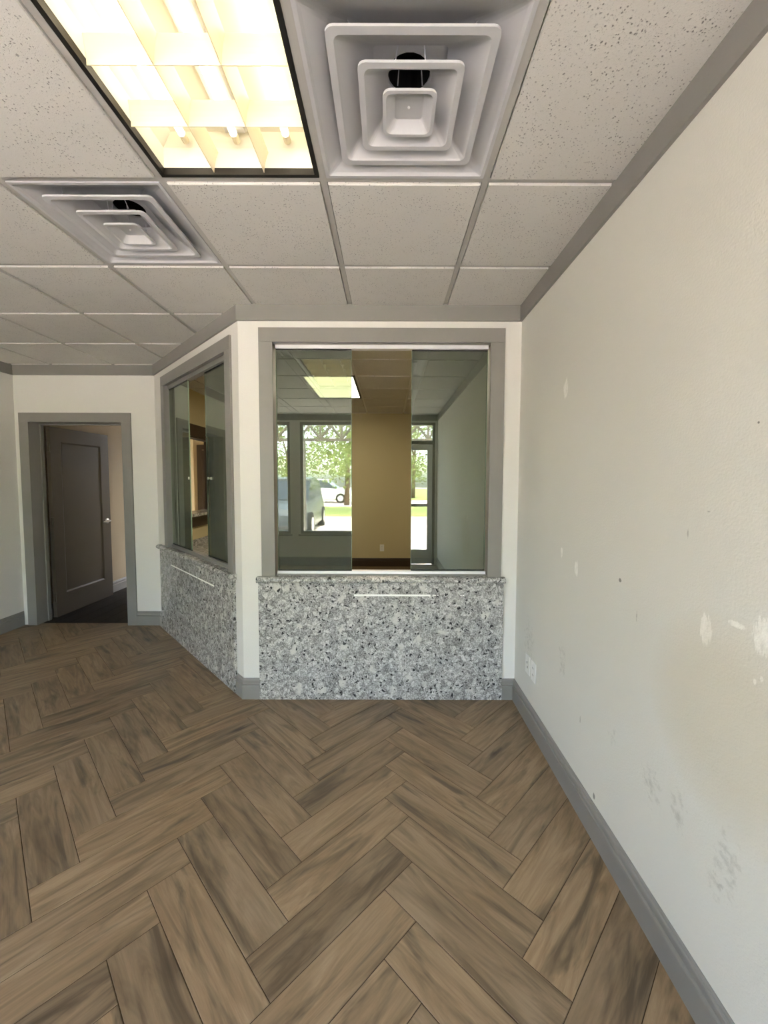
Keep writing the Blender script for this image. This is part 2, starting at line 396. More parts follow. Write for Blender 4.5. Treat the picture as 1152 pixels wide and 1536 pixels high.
# ------------------------------------------------------------------ floor of herringbone planks
def room_pieces(poly, e=.012):
    out = []
    p = clip(clip(clip(poly, 0, 1, YF + e), 0, -1, -YR + e), 1, 0, XR + e); p = clip(p, -1, 0, -XL + e)
    if area(p) > 2e-4: out.append(p)
    q = clip(clip(poly, 0, -1, -YF - e), 0, 1, YB + .05); q = clip(q, -1, 0, -XL + e)
    k = Vector((-DN.x, -DN.y)); q = clip(q, k.x, k.y, k.dot(CORNER) + e)
    if area(q) > 2e-4: out.append(q)
    return out
fl = MB().prism([(XL - .05, YR - .05), (XR + .05, YR - .05), (XR + .05, YF + .05), (CORNER.x + .04, YF + .05), (FARC.x, YB + .055), (XL - .05, YB + .055)], -.12, -.0022).build('floor', M_grout)
struct(fl, 'brown herringbone floor of wood-look porcelain planks')
W, L, HX0, HY0, HTH = .1515, .606, .099, 1.501, .004
s2 = 2 ** -.5
def uv2xy(u, v):
    dx, dy = (u - v) * s2, (u + v) * s2; c, s = math.cos(HTH), math.sin(HTH)
    return (HX0 + dx * c - dy * s, HY0 + dx * s + dy * c)
GAP = .0014
full_mesh = None
n_pl = 0
def add_plank(u0, v0, along_u):
    global full_mesh, n_pl
    lu, lv = (L, W) if along_u else (W, L)
    a = (u0 + GAP, v0 + GAP); b = (u0 + lu - GAP, v0 + lv - GAP)
    poly = [uv2xy(*p) for p in ((a[0], a[1]), (b[0], a[1]), (b[0], b[1]), (a[0], b[1]))]
    cx, cy_ = uv2xy((a[0] + b[0]) / 2, (a[1] + b[1]) / 2)
    pcs = room_pieces(poly)
    tot = sum(area(p) for p in pcs)
    if tot < 4e-4: return
    ang = HTH + (math.pi / 4 if along_u else 3 * math.pi / 4)
    fr = Matrix.Translation((cx, cy_, 0)) @ Matrix.Rotation(ang, 4, 'Z')
    n_pl += 1
    if len(pcs) == 1 and abs(tot - area(poly)) < 1e-6:
        if full_mesh is None:
            hl, hw = L / 2 - GAP, W / 2 - GAP; mb = MB(); e = .0013
            mb.loft([[(-hl, -hw, -.008), (hl, -hw, -.008), (hl, hw, -.008), (-hl, hw, -.008)], [(-hl, -hw, -e), (hl, -hw, -e), (hl, hw, -e), (-hl, hw, -e)],
                     [(-hl + e, -hw + e, 0), (hl - e, -hw + e, 0), (hl - e, hw - e, 0), (-hl + e, hw - e, 0)]])
            o = mb.build('plank', M_plank, fl, fr); full_mesh = o.data
        else:
            o = bpy.data.objects.new('plank', full_mesh); C.objects.link(o); o.parent = fl; o.matrix_local = fr
    else:
        inv = fr.inverted(); mb = MB()
        for p in pcs: mb.prism([tuple((inv @ Vector((x, y, 0)))[:2]) for x, y in p], -.008, 0)
        mb.build('plank', M_plank, fl, fr)
for m in range(-8, 8):
    for k in range(-40, 40):
        u0, v0 = k * W + m * L - L, k * W - m * L
        x, y = uv2xy(u0, v0)
        if not (-5.2 < x < 2 and -3 < y < 5.2): continue
        add_plank(u0, v0, True); add_plank(u0, v0 + W, False)

# office and hall floors
fo = MB().prism([(CORNER.x + .04, YF + .055), (XR + .05, YF + .055), (XR + .05, OYB + .05), (OXL - .06, OYB + .05), (OXL - .06, YB + .06), (FARC.x + .004, YB + .06)], -.12, 0).build('floor', M_carpet)
struct(fo, 'tan carpet floor of the office behind the glass')
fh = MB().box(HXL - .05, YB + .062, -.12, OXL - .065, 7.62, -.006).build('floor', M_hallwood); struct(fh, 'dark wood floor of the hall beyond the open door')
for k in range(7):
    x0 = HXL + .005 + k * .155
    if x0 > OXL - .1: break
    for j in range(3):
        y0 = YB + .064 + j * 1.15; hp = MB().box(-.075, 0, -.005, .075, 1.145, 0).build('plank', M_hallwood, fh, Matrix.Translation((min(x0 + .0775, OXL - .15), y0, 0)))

# ------------------------------------------------------------------ suspended ceiling
G = .6096; GX, GY = .365, 1.598
ce = MB().box(XL - .3, YR - .3, WT, XR + .3, 7.9, WT + .15).build('ceiling', M_reflector)
struct(ce, 'suspended ceiling of fissured white tiles in a painted grid')
LIGHT_CELLS = {(-2, 0), (-2, -1), (-1, 0), (-2, 1)} - {(-1, 0)}
# cell (i, j) spans x GX+i*G..+G, y GY+j*G..+G
CELL_LIGHT = {(-2, -1), (-2, -2)}; CELL_VENT = {(-1, -1), (-3, 0)}
def tile_obj(pcs, parent, x0, y0, zf, cx, cy_, mat=M_tile):
    fr = Matrix.Translation((cx, cy_, zf)); mb = MB()
    for p in pcs: mb.prism([(x - cx, y - cy_) for x, y in p], 0, .012)
    return mb.build('ceiling_tile', mat, parent, fr)
TZ = H - .008
tile_full = None
for i in range(-8, 1):
    for j in range(-6, 5):
        if (i, j) in CELL_LIGHT or (i, j) in CELL_VENT: continue
        x0, y0 = GX + i * G, GY + j * G; g = .0155
        poly = [(x0 + g, y0 + g), (x0 + G - g, y0 + g), (x0 + G - g, y0 + G - g), (x0 + g, y0 + G - g)]
        pcs = [p for p in room_pieces(poly, .0) if area(p) > 5e-4]
        if not pcs: continue
        if len(pcs) == 1 and abs(area(pcs[0]) - area(poly)) < 1e-6:
            fr = Matrix.Translation((x0 + G / 2, y0 + G / 2, TZ))
            if tile_full is None:
                h1 = G / 2 - g; e = .003; mb = MB()
                q = lambda r, z: [(-r, -r, z), (r, -r, z), (r, r, z), (-r, r, z)]
                mb.loft([q(h1 - e, 0), q(h1, e), q(h1, .014)]); o = mb.build('ceiling_tile', M_tile, ce, fr); tile_full = o.data
            else:
                o = bpy.data.objects.new('ceiling_tile', tile_full); C.objects.link(o); o.parent = ce; o.matrix_local = fr
        else: tile_obj(pcs, ce, x0, y0, TZ, x0 + G / 2, y0 + G / 2)
TW = .012
def bar(poly, z=H):
    pcs = room_pieces(poly, .0)
    if not pcs: return
    mb = MB()
    for p in pcs: mb.prism(p, z, z + .02)
    mb.build('grid_bar', M_tee, ce)
for i in range(-7, 2):
    x = GX + i * G
    if XL < x < XR: bar([(x - TW, YR), (x + TW, YR), (x + TW, YB), (x - TW, YB)])
for i in range(-8, 1):
    for j in range(-6, 5):
        if (i, j) == (-2, -1): continue
        y = GY + j * G; x0 = GX + i * G
        bar([(x0 + TW, y - TW), (x0 + G - TW, y - TW), (x0 + G - TW, y + TW), (x0 + TW, y + TW)], H + .0005)
# office ceiling
oc = MB().prism([(CORNER.x + .08, YF + TH), (XR, YF + TH), (XR, OYB), (OXL, OYB), (OXL, YB + TH), (FARC.x + .07, YB + TH)], H + .012, H + .03).build('ceiling', M_plastic)
struct(oc, 'tiled ceiling of the office behind the glass')
OG = (.26, 3.86)
for i in range(-5, 1):
    for j in range(-2, 6):
        x0, y0 = OG[0] + i * G, OG[1] + j * G
        if (i, j) in ((-2, 1), (-2, 2)): continue
        g = .0145; p = [(x0 + g, y0 + g), (x0 + G - g, y0 + g), (x0 + G - g, y0 + G - g), (x0 + g, y0 + G - g)]
        p = clip(clip(clip(clip(p, 0, 1, OYB), 1, 0, XR), -1, 0, -OXL), 0, -1, -YF - TH)
        k = Vector((-DN.x, -DN.y)); p = clip(p, -k.x, -k.y, -(k.dot(CORNER) + TH)) if p else p
        if p and area(p) > 1e-3: tile_obj([p], oc, x0, y0, H - .004, x0 + G / 2, y0 + G / 2)
hc = MB().box(HXL, YB + BT, H, OXL - .12, 7.6, H + .03).build('ceiling', M_hall); struct(hc, 'plain ceiling of the hall')

# ------------------------------------------------------------------ crown boards and baseboards
def trim(name, fr, x0, x1, m0=0, m1=0):
    z0, z1, t = 2.497, H - .0005, .015
    mb = MB(); mb.loft([[(x0 - m0 * t, -t, z0), (x1 + m1 * t, -t, z0), (x1, 0, z0), (x0, 0, z0)], [(x0 - m0 * t, -t, z1), (x1 + m1 * t, -t, z1), (x1, 0, z1), (x0, 0, z1)]])
    return struct(mb.build(name, M_trim, frame=fr), 'flat grey crown board under the ceiling')
md = math.tan(math.acos(max(-1, min(1, DN.dot(Vector((0, -1)))))) / 2)
trim('trim_1', F_front, CORNER.x, XR, md, -1)
trim('trim_2', F_diag, -DLEN, 0, -md, md)
trim('trim_3', F_back, XL, FARC.x, -1, -md)
trim('trim_4', F_left, YR, YB, -1, -1)
trim('trim_5', F_right, -YF, -YR, -1, -1)
trim('trim_6', F_rear, -XR, -XL, -1, -1)
BP = [(0, 0), (-.016, 0), (-.016, .092), (-.0145, .097), (-.0075, .100), (-.0075, .104), (-.0115, .107), (-.0115, .126), (-.0095, .130), (-.0060, .132), (-.0060, .136), (-.0035, .1415), (0, .1425)]
def baseboard(name, fr, spans, mat=M_trim):
    mb = MB()
    for (x0, x1, m0, m1) in spans:
        b = [(x0 + m0 * y, y, z) for y, z in BP]; c = [(x1 - m1 * y, y, z) for y, z in BP]; mb.loft([b, c])
    o = mb.build(name, mat, frame=fr); return struct(o)
PX0, PX1 = -.857, .771                  # granite panel on the front wall
SD0, SD1 = -1.830, -.100                # granite panel on the angled wall (local x)
baseboard('baseboard_front', F_front, [(CORNER.x, PX0 - .001, md, 0), (PX1 + .001, XR, 0, -1)])
baseboard('baseboard_angled', F_diag, [(SD1 + .001, 0, 0, md), (-DLEN, SD0 - .001, -md, 0)])
baseboard('baseboard_back', F_back, [(-2.540, FARC.x, 0, -md)])
baseboard('baseboard_left', F_left, [(YR, YB, -1, -1)])
baseboard('baseboard_right', F_right, [(-YF, -YR, -1, -1)])
baseboard('baseboard_rear', F_rear, [(.125, -XL, 0, -1)])
baseboard('baseboard_office', F_oback, [(OXL, XR, -1, -1)], M_darkwood)
baseboard('baseboard_hall', F_hleft, [(YB + BT, 7.6, 0, -1)], M_trim)

# ------------------------------------------------------------------ reception windows
def reception_window(name, fr, op, split, zb, lab, holes, track_mat):
    e = struct(empty(name, fr), lab)
    x0, x1, z0, z1 = op; cw = .090; ct = .016
    # flat casing: head and two legs, each board its own part
    MB().box(x0 - cw, -ct, z1, x1 + cw, 0, z1 + cw).build('casing', M_trim, e, bevel=.0012)
    MB().box(x0 - cw, -ct, zb, x0, 0, z1 - .0005).build('casing', M_trim, e, bevel=.0012)
    MB().box(x1, -ct, zb, x1 + cw, 0, z1 - .0005).build('casing', M_trim, e, bevel=.0012)
    # jamb boards through the wall, set back a little from the casing's edge
    J = .006
    MB().box(x0 - J, -.004, z1 + J, x1 + J, TH + .006, z1 + J + .012).build('jamb', M_trim, e)
    MB().box(x0 - J - .012, -.004, zb, x0 - J, TH + .006, z1 + J + .012).build('jamb', M_trim, e)
    MB().box(x1 + J, -.004, zb, x1 + J + .012, TH + .006, z1 + J + .012).build('jamb', M_trim, e)
    # sliding tracks
    GYp = .036
    MB().box(x0 + .008, GYp - .014, z1 - .030, x1 - .008, GYp + .030, z1 - .006).build('top_track', track_mat, e)
    MB().box(x0 - J, GYp - .012, z1 - .006, x1 + J, GYp + .028, z1 + J).build('track_spacer', M_trim, e)
    MB().box(x0 + .004, GYp - .014, zb + .012, x1 - .004, GYp + .030, zb + .030).build('bottom_track', track_mat, e)
    MB().box(x0, GYp - .018, zb, x1, GYp + .034, zb + .0118).build('track_base', M_trim, e)
    for (a, b, dy) in split:
        p = MB().box(a, GYp + dy - .004, zb + .032, b, GYp + dy + .004, z1 - .032).build('glass_pane', M_glass, e)
        MB().box(a, GYp + dy - .006, zb + .030, b, GYp + dy + .006, zb + .037).build('seal', M_seal, p)
        MB().box(a, GYp + dy - .006, z1 - .038, b, GYp + dy + .006, z1 - .031).build('seal', M_seal, p)
        for xe in (a, b):
            MB().box(xe - .0012, GYp + dy - .0042, zb + .037, xe + .0012, GYp + dy + .0042, z1 - .038).build('polished_edge', M_edge, p)
        for (hx, hz) in holes:
            if a < hx < b: MB().tube((hx, GYp + dy - .008, hz), (hx, GYp + dy + .008, hz), .012, n=14).build('finger_pull', M_chrome, p)
    return e
w1 = reception_window('window_1', F_front, WF, [(-.735, -.240, 0), (.157, .655, .014)], .838, 'reception window with grey casing and two sliding glass panes', [], M_track)
MB().tube((.004, -.016, 2.415), (.004, -.019, 2.415), .006, n=10).build('screw', M_trim, w1)
w2 = reception_window('window_2', F_diag, WD, [(-1.575, -1.065, 0), (-.718, -.195, .014)], .838, 'angled reception window with grey casing and two sliding glass panes', [(-1.090, 1.49), (-.690, 1.487), (-.625, 1.487)], M_trim)

def granite_set(fr, x0, x1, cx0, cx1, labp, labc, op, zc0=.800, zc1=.838):
    p = MB().box(x0, -.020, .001, x1, -.0005, zc0).build('granite_slab', M_granite, frame=fr, bevel=.0015); tag(p, labp, 'stone panel')
    prof = []; r = (zc1 - zc0) / 2; zc = (zc0 + zc1) / 2; ov = .050
    for k in range(9):
        a = -math.pi / 2 - math.pi * k / 8; prof.append((-ov + r + r * math.cos(a), zc + r * math.sin(a)))
    prof = prof + [(-.0005, zc1), (-.0005, zc0)]
    cm = MB().extrude_x(prof, cx0, cx1); cm.box(op[0] - .004, -.0005, zc0 + .001, op[1] + .004, .13, zc1)
    c = cm.build('granite_countertop', M_granite, frame=fr); tag(c, labc, 'countertop')
    for pl in c.data.polygons: pl.use_smooth = False
    return p, c
granite_set(F_front, PX0, PX1, PX0 - .006, PX1 + .006, 'speckled grey granite panel below the straight reception window', 'rounded granite countertop under the straight reception window', WF)
granite_set(F_diag, SD0, SD1, SD0 - .015, SD1 + .02, 'speckled grey granite panel on the angled wall', 'rounded granite countertop under the angled reception window', WD)
def strip(fr, pieces, lab, z):
    t = thing('caulk_strip', lab, 'strip', fr @ Matrix.Translation((pieces[0][0], -.020, z)))
    for (a, b, h) in pieces: MB().box(a - pieces[0][0], -.0035, -h, b - pieces[0][0], .0002, h).build('strip_piece', M_caulk, t, bevel=.001)
strip(F_front, [(-.221, .286, .006), (.303, .322, .003), (.33, .339, .002), (.482, .494, .0022), (.498, .510, .003)], 'thin white strip stuck across the straight granite panel', .716)
strip(F_diag, [(-1.47, -.785, .005), (-.765, -.44, .005)], 'thin white strip stuck across the angled granite panel', .690)

# ------------------------------------------------------------------ door in the back wall
dr = struct(empty('door_1', F_back), 'grey single-panel door standing open into the dark hall')
x0, x1, z1 = DO[0], DO[1], DO[3]
for (a, b, c_, d_) in ((x0 - .092, 0, x0, z1), (x1, 0, x1 + .092, z1), (x0 - .092, z1, x1 + .092, z1 + .092)):
    MB().box(a, -.017, c_ and b or b, c_, 0, d_).build('casing', M_trim, dr, bevel=.001)
MB().box(x0 - .016, -.003, 0, x0, BT + .01, z1).build('jamb', M_trim, dr)
MB().box(x1, -.003, 0, x1 + .016, BT + .01, z1).build('jamb', M_trim, dr)
MB().box(x0 - .016, -.003, z1, x1 + .016, BT + .01, z1 + .016).build('jamb', M_trim, dr)
MB().box(x0, .115, 0, x0 + .011, .150, z1).build('door_stop', M_trim, dr)
MB().box(x1 - .011, .115, 0, x1, .150, z1).build('door_stop', M_trim, dr)
MB().box(x0 + .011, .115, z1 - .011, x1 - .011, .150, z1).build('door_stop', M_trim, dr)
# leaf, hinged at the left jamb's hall side, swung into the hall
DW, DT, DHt = .86, .044, 2.015
leaf_fr = Matrix.Translation((x0 + .040, BT + .030, .010)) @ Matrix.Rotation(R(89), 4, 'Z')
lf = MB()
def leaf_mesh():
    m = .135; mb = MB(); r = .011; b = .016
    za, zb_ = .235, DHt - .150
    for side in (0, 1):
        y = 0 if side == 0 else DT; yi = y + (r if side == 0 else -r)
        O = [(0, y, 0), (DW, y, 0), (DW, y, DHt), (0, y, DHt)]; I = [(m, y, za), (DW - m, y, za), (DW - m, y, zb_), (m, y, zb_)]
        K = [(m + b, yi, za + b), (DW - m - b, yi, za + b), (DW - m - b, yi, zb_ - b), (m + b, yi, zb_ - b)]
        s = len(mb.v); mb.v += O + I + K
        for i in range(4):
            j = (i + 1) % 4; mb.f += [(s + i, s + j, s + 4 + j, s + 4 + i), (s + 4 + i, s + 4 + j, s + 8 + j, s + 8 + i)]
        mb.f.append((s + 8, s + 9, s + 10, s + 11))
    for i in range(4):
        j = (i + 1) % 4; mb.f.append((i, j, 12 + j, 12 + i))
    return mb
leaf = leaf_mesh().build('door_leaf', M_door, dr, leaf_fr)
for sy, yy in ((-1, 0), (1, DT)):
    hb = MB(); hz = .955; hx = DW - .065
    hb.tube((hx, yy, hz), (hx, yy + sy * .008, hz), .031, n=20)
    hb.tube((hx, yy + sy * .008, hz), (hx, yy + sy * .048, hz), .010, n=12)
    hb.tube((hx, yy + sy * .046, hz), (hx - .115, yy + sy * .046, hz - .004), .0105, .009, n=12)
    hb.build('lever_handle', M_chrome, leaf, smooth=True)
MB().box(DW - .0005, .010, .92, DW + .0012, DT - .010, .99).build('latch_plate', M_chrome, leaf)
for hz in (.22, 1.02, 1.80):
    hg = MB(); hg.tube((-.008, -.006, hz - .045), (-.008, -.006, hz + .045), .007, n=10); hg.box(-.030, -.002, hz - .045, -.004, .001, hz + .045); hg.box(-.0065, -.002, hz - .045, -.0005, .035, hz + .045)
    hg.build('hinge', M_door, leaf)

# ------------------------------------------------------------------ outlets on the right wall and in the office
def wall_plate(fr, lab, kind, group=None):
    t = thing('wall_plate', lab, 'outlet', fr, group)
    MB().box(-.036, -.006, -.059, .036, 0, .059).build('plate', M_plastic, t, bevel=.002)
    if kind == 'duplex':
        for dz in (-.0205, .0205):
            rc = MB().box(-.017, -.0075, dz - .014, .017, -.0055, dz + .014).build('receptacle', M_plastic, t, bevel=.0008)
            MB().box(-.008, -.0079, dz - .004, -.005, -.0074, dz + .006).build('slot', M_slot, rc); MB().box(.005, -.0079, dz - .004, .008, -.0074, dz + .006).build('slot', M_slot, rc)
    elif kind == 'jack':
        MB().tube((0, -.006, .012), (0, -.014, .012), .0055, n=10).build('jack', M_alu, t)
        MB().box(-.004, -.0068, -.024, .004, -.0058, -.010).build('port', M_slot, t)
    for dz in (-.048, .048): MB().tube((0, -.0055, dz), (0, -.0072, dz), .003, n=8).build('screw', M_plastic, t)
    return t
wall_plate(frame(XR, 2.424, 1, 0, .361), 'white cable wall plate low on the scuffed wall, next to the granite corner', 'jack')
wall_plate(frame(XR, 2.328, 1, 0, .360), 'white outlet plate low on the scuffed wall, beside the cable plate', 'duplex')
wall_plate(frame(-.095, OYB, 0, 1, .318), 'white outlet on the tan office wall seen between the glass panes', 'duplex')

# ------------------------------------------------------------------ ceiling diffusers
def rsq(a, z, r, n=5):
    pts = []; r = min(r, a * .9)
    for (cx, cy_, a0) in ((a - r, a - r, 0), (-a + r, a - r, 90), (-a + r, -a + r, 180), (a - r, -a + r, 270)):
        for k in range(n): t = R(a0 + 90 * k / (n - 1)); pts.append((cx + r * math.cos(t), cy_ + r * math.sin(t), z))
    return pts
def diffuser(lab):
    t = thing('ceiling_diffuser', lab, 'air vent', group=None)
    h = G / 2 - .013
    # stamped pan: flange, sloping sides, raised top with the round neck
    def ring(R_, z, n=20):
        return [(R_ * math.cos(R(45) * 0 + 2 * math.pi * (k + .5) / n), R_ * math.sin(2 * math.pi * (k + .5) / n), z) for k in range(n)]
    loops = [rsq(h, .012, .004), rsq(h, -.004, .004), rsq(h - .012, -.004, .004), rsq(h - .020, .004, .02), rsq(h - .075, .034, .03), rsq(h - .135, .072, .03), rsq(h - .150, .080, .03)]
    pan = MB().loft(loops, cap0=False, cap1=False)
    n = 20; b = len(pan.v) - n; last = loops[-1]
    circ = []
    for (x, y, z) in last:
        a = R(45 + (len(circ) - 2) * 18); circ.append((.064 * math.cos(a), .064 * math.sin(a), .088))
    up_ = [(x, y, .2) for x, y, z in circ]
    pan.loft([last, circ, [(x, y, .11) for x, y, z in circ]], cap0=False, cap1=False)
    pan.build('pan', M_vent, t, fix=False, smooth=False)
    MB().loft([[(x * .995, y * .995, .095) for x, y, z in circ], [(x * .995, y * .995, .20) for x, y, z in circ]], cap0=False, cap1=True).build('duct_neck', M_black, t)
    def cone(a, z, lip, slope, hgt, closed, nm):
        i = a - lip
        lo = [rsq(a, z + .007, .022), rsq(a, z, .022), rsq(i, z, .018), rsq(i - .004, z + .004, .018), rsq(i - slope, z + hgt, .012)]
        if closed: lo = lo[:-1] + [rsq(i - .026, z + .024, .010)]
        mb = MB(); mb.loft(lo, cap0=False, cap1=closed)
        back = [rsq(a, z + .007, .022), rsq(i + .001, z + .009, .018), rsq(i - slope + .002 if not closed else i - .024, (z + hgt + .002) if not closed else z + .028, .012)]
        mb.loft(back, cap0=False, cap1=closed)
        return mb.build(nm, M_vent, t, fix=False)
    cone(.222, -.008, .020, .098, .074, False, 'outer_cone')
    cone(.145, -.018, .017, .066, .060, False, 'middle_cone')
    k3 = cone(.078, -.028, .010, .02, .02, True, 'centre_cone')
    MB().sphere((0, 0, -.006), .004, n=8, m=5).build('screw', M_plastic, k3)
    for sx in (-1, 1):
        for sy in (-1, 1):
            MB().tube((sx * .17, sy * .17, .066), (sx * .150, sy * .195, .004), .0014, n=6).build('spring_clip', M_alu, t)
            MB().tube((sx * .035, sy * .105, .075), (sx * .045, sy * .075, .030), .0016, n=6).build('spring_clip', M_alu, t)
            MB().tube((sx * .030, sy * .070, .060), (sx * .035, sy * .066, -.004), .0016, n=6).build('spring_clip', M_alu, t)
    return t
v1 = diffuser('square stepped air diffuser beside the ceiling light, above the window')
v1.location = (GX - .5 * G, GY - .5 * G, H)
v2 = copy_tree(v1); v2['label'] = 'square stepped air diffuser set diagonally off the lit ceiling light, dusty grid around it'
v2.location = (GX - 2.5 * G, GY + .5 * G, H)
v2['label'] = 'square stepped air diffuser surrounded by plain ceiling tiles, farther from the scuffed wall'
v1['label'] = 'square stepped air diffuser between the lit ceiling light and the scuffed wall'

# ------------------------------------------------------------------ fluorescent troffers with parabolic louvers
def troffer(lab, tube_mat, x0, y0, ncross=6, ncol=3):
    w, l = G - .026, 2 * G - .026
    t = thing('ceiling_light', lab, 'light', Matrix.Translation((x0 + G / 2, y0 + G, H)))
    hw, hl = w / 2, l / 2
    hs = MB(); q = lambda a, b, z: [(-a, -b, z), (a, -b, z), (a, b, z), (-a, b, z)]
    hs.loft([q(hw - .016, hl - .016, .02), q(hw - .016, hl - .016, .09), q(hw - .05, hl - .03, .135)], cap0=False, cap1=True)
    hs.build('housing', M_reflector, t, fix=False)
    fr_ = MB()
    for (a, b, c_, d_) in ((-hw, -hl, hw, -hl + .015), (-hw, hl - .015, hw, hl), (-hw, -hl + .015, -hw + .015, hl - .015), (hw - .015, -hl + .015, hw, hl - .015)): fr_.box(a, b, -.003, c_, d_, .024)
    fr_.build('frame', M_blackframe, t)
    iw, il = hw - .016, hl - .016; zb, zt = .004, .074
    def blade(th_b, th_t, hlen):
        pr = []
        for k in range(6): f = k / 5; pr.append((-(th_b + (th_t - th_b) * f * f), zb + (zt - zb) * f))
        return pr + [(-a, z) for a, z in reversed(pr)]
    for k in range(1, ncol):
        x = -iw + 2 * iw * k / ncol; pr = blade(.0012, .017, il)
        mb = MB(); mb.loft([[(x + a, -il, z) for a, z in pr], [(x + a, il, z) for a, z in pr]]); mb.build('louver_blade', M_louver, t)
    for k in range(1, ncross):
        y = -il + 2 * il * k / ncross; pr = blade(.0012, .014, iw)
        for c_ in range(ncol):
            xa = -iw + 2 * iw * c_ / ncol + .0005; xb = -iw + 2 * iw * (c_ + 1) / ncol - .0005
            mb = MB(); mb.loft([[(xa, y + a, z) for a, z in pr], [(xb, y + a, z) for a, z in pr]]); mb.build('louver_blade', M_louver, t)
    for k in range(ncol):
        x = -iw + 2 * iw * (k + .5) / ncol
        tb = MB().tube((x, -il + .05, .100), (x, il - .05, .100), .0125, n=14).build('fluorescent_tube', tube_mat, t, smooth=False)
        for sy in (-1, 1): MB().tube((x, sy * (il - .05), .100), (x, sy * (il - .018), .100), .0128, n=12).build('tube_cap', M_louver, tb)
    MB().box(-.035, -il + .03, .118, .035, il - .03, .134).build('ballast_cover', M_vent, t)
    return t
troffer('lit fluorescent ceiling light with cream louvers and a black frame', M_tube, GX - 2 * G, GY - 2 * G)
ol = thing('ceiling_light', 'small lit ceiling light with a black frame in the office behind the glass', 'light', Matrix.Translation((OG[0] - 1.5 * G, OG[1] + 2 * G, H)))
hw, hl = G / 2 - .014, G - .014; om = MB()
for (a, b, c_, d_) in ((-hw, -hl, hw, -hl + .02), (-hw, hl - .02, hw, hl), (-hw, -hl + .02, -hw + .02, hl - .02), (hw - .02, -hl + .02, hw, hl - .02)): om.box(a, b, -.006, c_, d_, .03)
om.build('frame', M_blackframe, ol)
MB().box(-hw + .0205, -hl + .0205, .002, hw - .0205, hl - .0205, .008).build('lens', M_lens, ol)

cl_ = thing('office_fill_light', 'unseen light panel added inside the office to brighten its walls', 'light', Matrix.Translation((-.1, YF + TH + .33, H)))  # added above the window head, out of view, to brighten the office wall
MB().box(-.75, -.2, -.035, .75, .2, -.005).build('frame', M_plastic, cl_, bevel=.004)
MB().box(-.73, -.18, -.039, .73, .18, -.0352).build('lens', M_lens, cl_)
# ------------------------------------------------------------------ hall lamp, office pass-through and desk
hl_ = thing('hall_lamp', 'warm round ceiling lamp in the dark hall', 'light', Matrix.Translation((-3.10, 5.6, H)))
MB().tube((0, 0, 0), (0, 0, -.02), .13, n=24).build('lamp_base', M_plastic, hl_)
MB().sphere((0, 0, -.045), .11, 1, 1, .45, n=20, m=8).build('lamp_globe', M_bulb, hl_, smooth=True)
pt = struct(empty('window_3', F_oleft), 'dark framed pass-through from the office to the hall')
for (a, b, c_, d_) in ((PT[0] - .15, PT[3], PT[1] + .15, PT[3] + .15), (PT[0] - .15, PT[2], PT[0], PT[3]), (PT[1], PT[2], PT[1] + .15, PT[3])):
    MB().box(a, -.02, b, c_, 0, d_).build('casing', M_darkwood, pt, bevel=.001)
for (a, b, c_, d_) in ((PT[0], PT[3] - .015, PT[1], PT[3]), (PT[0], PT[2], PT[0] + .015, PT[3] - .015), (PT[1] - .015, PT[2], PT[1], PT[3] - .015)):
    MB().box(a, 0, b, c_, .12, d_).build('jamb', M_darkwood, pt)
sh = tag(MB().box(PT[0] - .17, -.14, PT[2], PT[1] + .17, .14, PT[2] + .035).build('granite_ledge', M_granite, frame=F_oleft, bevel=.004), 'granite ledge of the pass-through seen inside the angled window', 'ledge')
tag(MB().box(PT[0] - .15, -.03, PT[2] - .15, PT[1] + .15, -.0005, PT[2] - .001).build('ledge_apron', M_darkwood, frame=F_oleft, bevel=.003), 'dark wood apron under the pass-through ledge in the office', 'apron board')
dk = thing('reception_desk', 'granite-topped reception desk with low backsplash inside the angled window', 'desk', frame(OXL, 0, -1, 0))
MB().box(4.30, -.62, .60, 6.4, -.001, .635).build('desk_top', M_granite, dk, bevel=.003)
MB().box(4.30, -.022, .636, 6.4, -.001, .72).build('backsplash', M_granite, dk, bevel=.002)
for x in (4.33, 5.35, 6.35): MB().box(x, -.58, .001, x + .03, -.03, .599).build('support', M_darkwood, dk)
hd = struct(empty('door_2', frame(0, 7.6, 0, 1)), 'closed dark door at the end of the hall seen through the pass-through')
dl2 = MB().box(-3.44, -.012, .01, -2.66, 0, 2.02).build('door_leaf', M_darkwood, hd)
MB().tube((-2.72, -.012, .95), (-2.72, -.06, .95), .024, .028, n=14).build('door_knob', M_chrome, dl2)
for (a, b, c_, d_) in ((-3.53, 0, -3.44, 2.03), (-2.66, 0, -2.575, 2.03), (-3.53, 2.03, -2.575, 2.12)): MB().box(a, -.018, b, c_, 0, d_).build('casing', M_darkwood, hd)

# ------------------------------------------------------------------ rear shop windows and entrance door (behind the camera, seen as reflections)
def rear_window(name, h):
    e = struct(empty(name, F_rear), 'tall shop window with grey frame'); a, b, z0, z1 = h; f = .05
    for (p, q, r_, s_) in ((a, z0, a + f, z1), (b - f, z0, b, z1), (a + f, z0, b - f, z0 + f), (a + f, z1 - f, b - f, z1)): MB().box(p, .03, q, r_, .12, s_).build('window_frame', M_trim, e)
    MB().box(a + f, .07, z0 + f, b - f, .078, z1 - f).build('glass_pane', M_clear, e)
    MB().box(a - .03, -.03, z0 - .03, b + .03, .03, z0).build('window_sill', M_trim, e)
rear_window('window_4', RH[0]); rear_window('window_5', RH[1])
e = struct(empty('door_3', F_rear), 'glazed shop entrance door with transom'); a, b, z0, z1 = RH[2]
for (p, q, r_, s_) in ((a, 0, a + .045, z1), (b - .045, 0, b, z1), (a + .045, z1 - .045, b - .045, z1), (a + .045, 2.10, b - .045, 2.16)): MB().box(p, .03, q, r_, .13, s_).build('door_frame', M_blackframe, e)
lf3 = MB()
